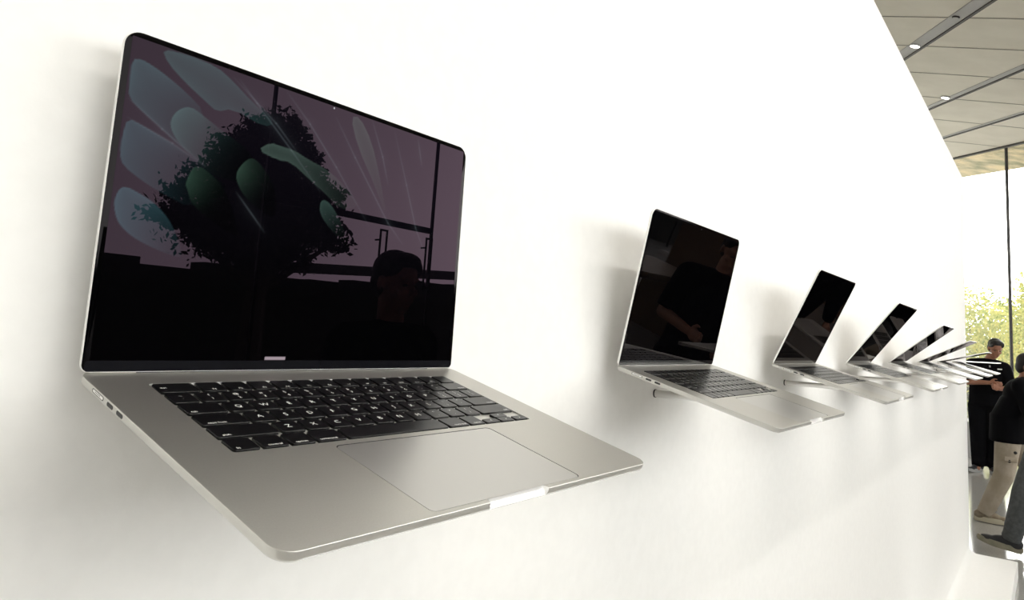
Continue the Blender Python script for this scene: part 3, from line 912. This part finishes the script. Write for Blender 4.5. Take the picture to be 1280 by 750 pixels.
def person(loc, rotz, J, label, shirt='black_cloth', legs='black_cloth', skin='skin', shoe=('shoe_k', 'shoe_g'), sleeve='elbow', long_hair=False, baggy=1.0, hem=None, top_w=1.0):
    root = empty('person', (loc[0], loc[1], ZF), (0, 0, rotz))
    g = {k: Vector(v) for k, v in J.items() if k not in ('head_rot', 'foot_yaw', 'foot_pitch')}
    hr = Euler(J.get('head_rot', (0, 0, 0)))
    H = Matrix.Translation(g['head']) @ hr.to_matrix().to_4x4()
    # body: one continuous surface
    bm = bmesh.new()
    flat(bm, g['pelvis'] + Vector((0, 0, -.08)), g['chest'], .125, .13, 1.0, .72)
    ell(bm, g['chest'], (.155, .10, .14)); ell(bm, g['pelvis'], (.14, .10, .11))
    cap(bm, g['chest'] + Vector((0, 0, .1)), g['neck'], .07, .055); cap(bm, g['neck'], H @ Vector((0, .015, -.06)), .054, .052)
    for s in ('l', 'r'):
        cap(bm, g['chest'] + Vector((0, 0, .1)), g['sh_' + s], .065, .055)
        cap(bm, g['sh_' + s], g['el_' + s], .050, .040); cap(bm, g['el_' + s], g['wr_' + s], .040, .026)
        d = g['wr_' + s] - g['el_' + s]
        if 'hd_' + s in g: d = g['hd_' + s]
        sd = (d.cross(Vector((0, 0, 1)))) if abs(d.normalized().z) < .7 else Vector((0, -1, 0))
        hand(bm, g['wr_' + s], d, Vector((0, 0, 1)) if abs(d.normalized().z) < .7 else Vector((0, -1, 0)))
        cap(bm, g['hip_' + s], g['kn_' + s], .080, .055); cap(bm, g['kn_' + s], g['an_' + s], .055, .036)
        cap(bm, g['an_' + s], g['an_' + s] + Vector((0, -.07, -.045)), .034, .028)
    # head with face
    def he(c, r, rot=(0, 0, 0), sub=3):
        bmesh.ops.create_icosphere(bm, subdivisions=sub, radius=1, matrix=H @ Matrix.Translation(Vector(c)) @ Euler(rot).to_matrix().to_4x4() @ Matrix.Diagonal((*r, 1)))
    he((0, 0.01, 0.035), (.074, .092, .082)); he((0, -.022, -.035), (.056, .066, .075)); he((0, -.055, -.088), (.026, .024, .020))
    he((0, -.092, -.012), (.013, .020, .022), (.4, 0, 0), 2); he((0, -.082, .012), (.009, .012, .026), (.2, 0, 0), 2)
    he((0, -.082, -.055), (.024, .010, .010), sub=2)
    he((0, -.070, .030), (.055, .016, .012), sub=2)
    for sx in (-1, 1):
        he((sx * .075, .012, -.002), (.010, .020, .032), (0, 0, sx * .3), 2); he((sx * .040, -.060, -.022), (.022, .018, .018), sub=2)
    remesh('body', bm, skin, root, .0075, 3)
    hb = bmesh.new()
    def hh(c, r, rot=(0, 0, 0)):
        bmesh.ops.create_icosphere(hb, subdivisions=3, radius=1, matrix=H @ Matrix.Translation(Vector(c)) @ Euler(rot).to_matrix().to_4x4() @ Matrix.Diagonal((*r, 1)))
    hh((0, .026, .052), (.085, .092, .083)); hh((0, -.030, .098), (.068, .050, .034)); hh((0, .055, .0), (.078, .055, .075))
    for sx in (-1, 1): hh((sx * .058, -.018, .070), (.026, .046, .040))
    if long_hair:
        hh((0, .070, -.04), (.070, .045, .085)); hh((0, .105, .02), (.040, .040, .045)); hh((0, .10, -.08), (.045, .035, .10))
    remesh('hair', hb, 'hair', root, .009, 2)
    for sx in (-1, 1):
        eb = bmesh.new()
        bmesh.ops.create_icosphere(eb, subdivisions=2, radius=1, matrix=H @ Matrix.Translation(Vector((sx * .030, -.080, .006))) @ Matrix.Diagonal((.013, .006, .005, 1)))
        from_bm('eye', eb, 'eye', root)
    # top
    bm = bmesh.new()
    hz = hem if hem else g['pelvis'].z - .04
    hp = Vector((g['pelvis'].x, g['pelvis'].y, hz))
    flat(bm, hp, g['pelvis'] + Vector((0, 0, .12)), .180 * top_w, .170 * top_w, 1.0, .76)
    flat(bm, g['pelvis'] + Vector((0, 0, .10)), g['chest'], .172 * top_w, .180 * top_w, 1.0, .74)
    ell(bm, g['chest'] + Vector((0, 0, .02)), (.188 * top_w, .132, .155))
    flat(bm, g['chest'] + Vector((0, 0, .08)), g['neck'] + Vector((0, 0, .01)), .12, .068)
    for s in ('l', 'r'):
        cap(bm, g['neck'] + Vector((0, 0, -.05)), g['sh_' + s], .075, .076)
        e = g['el_' + s]
        if sleeve == 'elbow':
            e2 = g['sh_' + s].lerp(e, .92)
            cap(bm, g['sh_' + s], g['sh_' + s].lerp(e, .5), .076, .070); add_tube(bm, g['sh_' + s].lerp(e, .45), e2, .070, .062, 18)
        else:
            cap(bm, g['sh_' + s], e, .076, .060); add_tube(bm, e, g['wr_' + s], .058, .042, 18); ell(bm, e, (.060,) * 3, sub=2)
    tp = remesh('shirt', bm, shirt, root, .010, 4)
    # trousers
    bm = bmesh.new()
    ell(bm, g['pelvis'] + Vector((0, 0, -.02)), (.158, .125, .13))
    flat(bm, g['pelvis'] + Vector((0, 0, -.03)), g['pelvis'] + Vector((0, 0, .09)), .158, .148, 1, .76)
    for s in ('l', 'r'):
        a_, k_, n_ = g['hip_' + s], g['kn_' + s], g['an_' + s] + Vector((0, .0, -.015))
        cap(bm, a_, k_, .103 * (1 + (baggy - 1) * .5), .073 * baggy); add_tube(bm, k_, n_, .073 * baggy, .058 * baggy, 18); ell(bm, k_, (.074 * baggy,) * 3, sub=2)
        for t in (.35, .62, .85):
            c_ = k_.lerp(n_, t); ell(bm, c_ + Vector((.008, -.008, 0)), (.064 * baggy, .066 * baggy, .020), (.2, .25, 0), 2)
    remesh('trousers', bm, legs, root, .010, 3)
    # shoes
    fy = J.get('foot_yaw', (0, 0)); fp = J.get('foot_pitch', (0, 0))
    for i, s in enumerate(('l', 'r')):
        A_ = g['an_' + s]
        Mx = Matrix.Translation(A_) @ Euler((fp[i], 0, fy[i])).to_matrix().to_4x4()
        bm = bmesh.new()
        def se(c, r): bmesh.ops.create_icosphere(bm, subdivisions=3, radius=1, matrix=Mx @ Matrix.Translation(Vector(c)) @ Matrix.Diagonal((*r, 1)))
        se((0, .03, -.03), (.044, .055, .045)); se((0, -.04, -.035), (.045, .085, .038)); se((0, -.125, -.048), (.046, .075, .026)); se((0, .0, .0), (.046, .052, .035))
        sh = remesh('shoe', bm, shoe[0], root, .008, 3)
        bm = bmesh.new()
        lv = []
        prof_ = [(.070, .030), (.078, .0), (.060, -.0), ]
        out = []
        for k in range(28):
            t = 2 * math.pi * k / 28
            y_ = -.065 + .150 * math.cos(t); wx = (.050 if y_ < -.05 else .043) * math.sin(t)
            out.append((wx, y_))
        rows = []
        for zz, sc_k in ((-.090, .97), (-.068, 1.03), (-.046, .98)):
            rows.append([bm.verts.new(Mx @ Vector((x_ * sc_k, -.065 + (y_ + .065) * sc_k, zz + (.012 * max(0, (-.12 - y_) / .1) if zz < -.08 else .006 * max(0, (-.12 - y_) / .1))))) for x_, y_ in out])
        for a, b in zip(rows, rows[1:]):
            for k in range(28): bm.faces.new((a[k], a[(k + 1) % 28], b[(k + 1) % 28], b[k]))
        bm.faces.new(rows[0][::-1]); bm.faces.new(rows[-1])
        from_bm('sole', bm, shoe[1], sh, 40)
        bm = bmesh.new()
        for q_ in range(4):
            yy = -.045 - q_ * .022; zz = .004 - q_ * .011
            cap(bm, Mx @ Vector((-.026, yy + .004, zz - .012)), Mx @ Vector((0, yy, zz)), .005, .005)
            cap(bm, Mx @ Vector((0, yy, zz)), Mx @ Vector((.026, yy + .004, zz - .012)), .005, .005)
        from_bm('laces', bm, 'laces', sh, 180)
    tag(root, label, 'person')
    return root, g, H

# man in a black polo behind the far laptops, looking down at his hands
r1, g1, H1 = person((10.85, 0.235), math.radians(-90), dict(
    pelvis=(0, .02, .90), chest=(.02, -.0, 1.24), neck=(.05, -.05, 1.46), head=(.125, -.12, 1.60), head_rot=(.42, .05, .40),
    sh_r=(-.155, .0, 1.385), el_r=(-.20, -.06, 1.15), wr_r=(.06, -.24, 1.165), sh_l=(.215, -.02, 1.36), el_l=(.29, -.04, 1.10), wr_l=(.16, -.26, 1.10), hd_r=(.09, -.03, -.012), hd_l=(-.05, -.06, .02),
    hip_l=(.09, .02, .86), kn_l=(.11, -.03, .47), an_l=(.06, .05, .09), hip_r=(-.09, .02, .86), kn_r=(-.09, -.02, .47), an_r=(-.10, .03, .09), foot_yaw=(.25, -.5)),
    'man in black polo with a small white badge, looking down, behind the farthest laptops', skin='skin_d', baggy=1.3, top_w=1.1)
bm = bmesh.new(); add_box(bm, .145, .195, -.150, -.140, 1.335, 1.350)
from_bm('name_badge', bm, 'white_cloth', r1)['label'] = 'small white name badge'
bm = bmesh.new(); add_box(bm, .055, .072, -.150, -.135, 1.36, 1.385)
from_bm('collar_button', bm, 'shoe_g', r1)

# person in black top and baggy beige trousers, bending forward
r2, g2, H2 = person((7.70, 0.0), 0, dict(
    pelvis=(0, -.145, .86), chest=(0, -.235, 1.14), neck=(0, -.285, 1.315), head=(.0, -.315, 1.415), head_rot=(.25, 0, -.25),
    sh_r=(-.17, -.25, 1.245), el_r=(-.21, -.33, .98), wr_r=(-.10, -.58, 1.0), sh_l=(.17, -.26, 1.24), el_l=(.21, -.36, .98), wr_l=(.12, -.58, 1.0),
    hip_r=(-.085, -.15, .82), kn_r=(-.10, -.105, .44), an_r=(-.07, .050, .095), hip_l=(.085, -.16, .82), kn_l=(.10, -.33, .45), an_l=(.09, -.33, .095), foot_yaw=(0, .0)),
    'person in black top and baggy beige trousers, standing before the man in black', legs='beige_cloth', skin='skin_d', shoe=('shoe_b', 'shoe_sole'), sleeve='long', baggy=1.12, hem=.735, top_w=1.12)
bm = bmesh.new()
add_box(bm, -.045, .045, -.006, .006, -.022, .022)
o = from_bm('pocket_tab', bm, 'beige_cloth', r2); o.location = (-.205, -.165, .60); o.rotation_euler = (0, 0, math.radians(90)); o.rotation_euler = (math.radians(35), 0, math.radians(90))
for p_ in ((-.213, -.155, .585), (-.215, -.20, .665)):
    bm = bmesh.new(); ell(bm, (0, 0, 0), (.008, .014, .014), sub=2)
    o = from_bm('pocket_button', bm, 'dark', r2); o.location = p_
bm = bmesh.new(); bmesh.ops.create_icosphere(bm, subdivisions=3, radius=1, matrix=Matrix.Translation((0, -.30, 1.315)) @ Matrix.Diagonal((.066, .066, .018, 1)))
from_bm('collar', bm, 'white_cloth', r2)['label'] = 'white collar'

# person in charcoal jeans stepping in at the right edge
r3, g3, H3 = person((6.60, -0.44), math.radians(180), dict(
    pelvis=(0, 0, .90), chest=(0, 0, 1.24), neck=(0, -.02, 1.46), head=(0, .02, 1.63), head_rot=(-.1, 0, 0),
    sh_r=(-.18, 0, 1.39), el_r=(-.22, .05, 1.12), wr_r=(-.22, .14, .88), sh_l=(.18, 0, 1.39), el_l=(.22, .08, 1.12), wr_l=(.22, .16, .88),
    hip_l=(.09, -.02, .86), kn_l=(.09, -.155, .48), an_l=(.08, -.245, .125), hip_r=(-.09, .02, .86), kn_r=(-.09, .10, .46), an_r=(-.09, .26, .10), foot_yaw=(0, 0), foot_pitch=(-.16, 0)),
    'person in charcoal jeans and dark gum soled shoes stepping in at the right edge', legs='denim', shoe=('shoe_k', 'shoe_gum'), sleeve='long', baggy=1.12)

# visitors in front of the wall, seen mirrored in the displays
person((1.69, -1.62), math.radians(180), dict(
    pelvis=(0, 0, .92), chest=(0, 0, 1.26), neck=(0, -.02, 1.48), head=(0, -.04, 1.64), head_rot=(.15, 0, 0),
    sh_r=(-.19, 0, 1.41), el_r=(-.23, .02, 1.12), wr_r=(-.21, -.04, .86), sh_l=(.19, 0, 1.41), el_l=(.23, .02, 1.12), wr_l=(.21, -.04, .86),
    hip_l=(.09, 0, .88), kn_l=(.09, -.01, .48), an_l=(.10, .03, .095), hip_r=(-.09, 0, .88), kn_r=(-.09, -.01, .48), an_r=(-.10, .03, .095), foot_yaw=(.2, -.2)),
    'visitor in black facing the wall with arms hanging, mirrored in the nearest display', sleeve='long')
person((3.78, -1.17), math.radians(180 + 50), dict(
    pelvis=(0, 0, .90), chest=(0, -.02, 1.22), neck=(0, -.05, 1.43), head=(0, -.09, 1.57), head_rot=(.3, 0, 0),
    sh_r=(-.18, -.02, 1.36), el_r=(-.24, -.05, 1.10), wr_r=(-.12, -.26, 1.05), sh_l=(.18, -.02, 1.36), el_l=(.24, -.05, 1.10), wr_l=(.12, -.26, 1.08),
    hip_l=(.09, 0, .86), kn_l=(.09, -.02, .47), an_l=(.10, .03, .095), hip_r=(-.09, 0, .86), kn_r=(-.09, -.02, .47), an_r=(-.10, .03, .095), foot_yaw=(.2, -.2)),
    'visitor in black with both hands raised, mirrored in the second display', sleeve='elbow')

person((5.3, -1.02), math.radians(180 - 60), dict(
    pelvis=(0, 0, .92), chest=(0, -.02, 1.25), neck=(0, -.05, 1.46), head=(0, -.09, 1.60), head_rot=(.3, 0, 0),
    sh_r=(-.19, -.02, 1.39), el_r=(-.25, -.03, 1.10), wr_r=(-.20, -.20, .95), sh_l=(.19, -.02, 1.39), el_l=(.25, -.03, 1.10), wr_l=(.20, -.20, .95),
    hip_l=(.09, 0, .88), kn_l=(.10, -.02, .48), an_l=(.10, .03, .095), hip_r=(-.09, 0, .88), kn_r=(-.10, -.02, .48), an_r=(-.10, .03, .095), foot_yaw=(.2, -.2)),
    'visitor in black with lowered hands beside the wall, mirrored in the third display', sleeve='long', top_w=1.1, baggy=1.15)
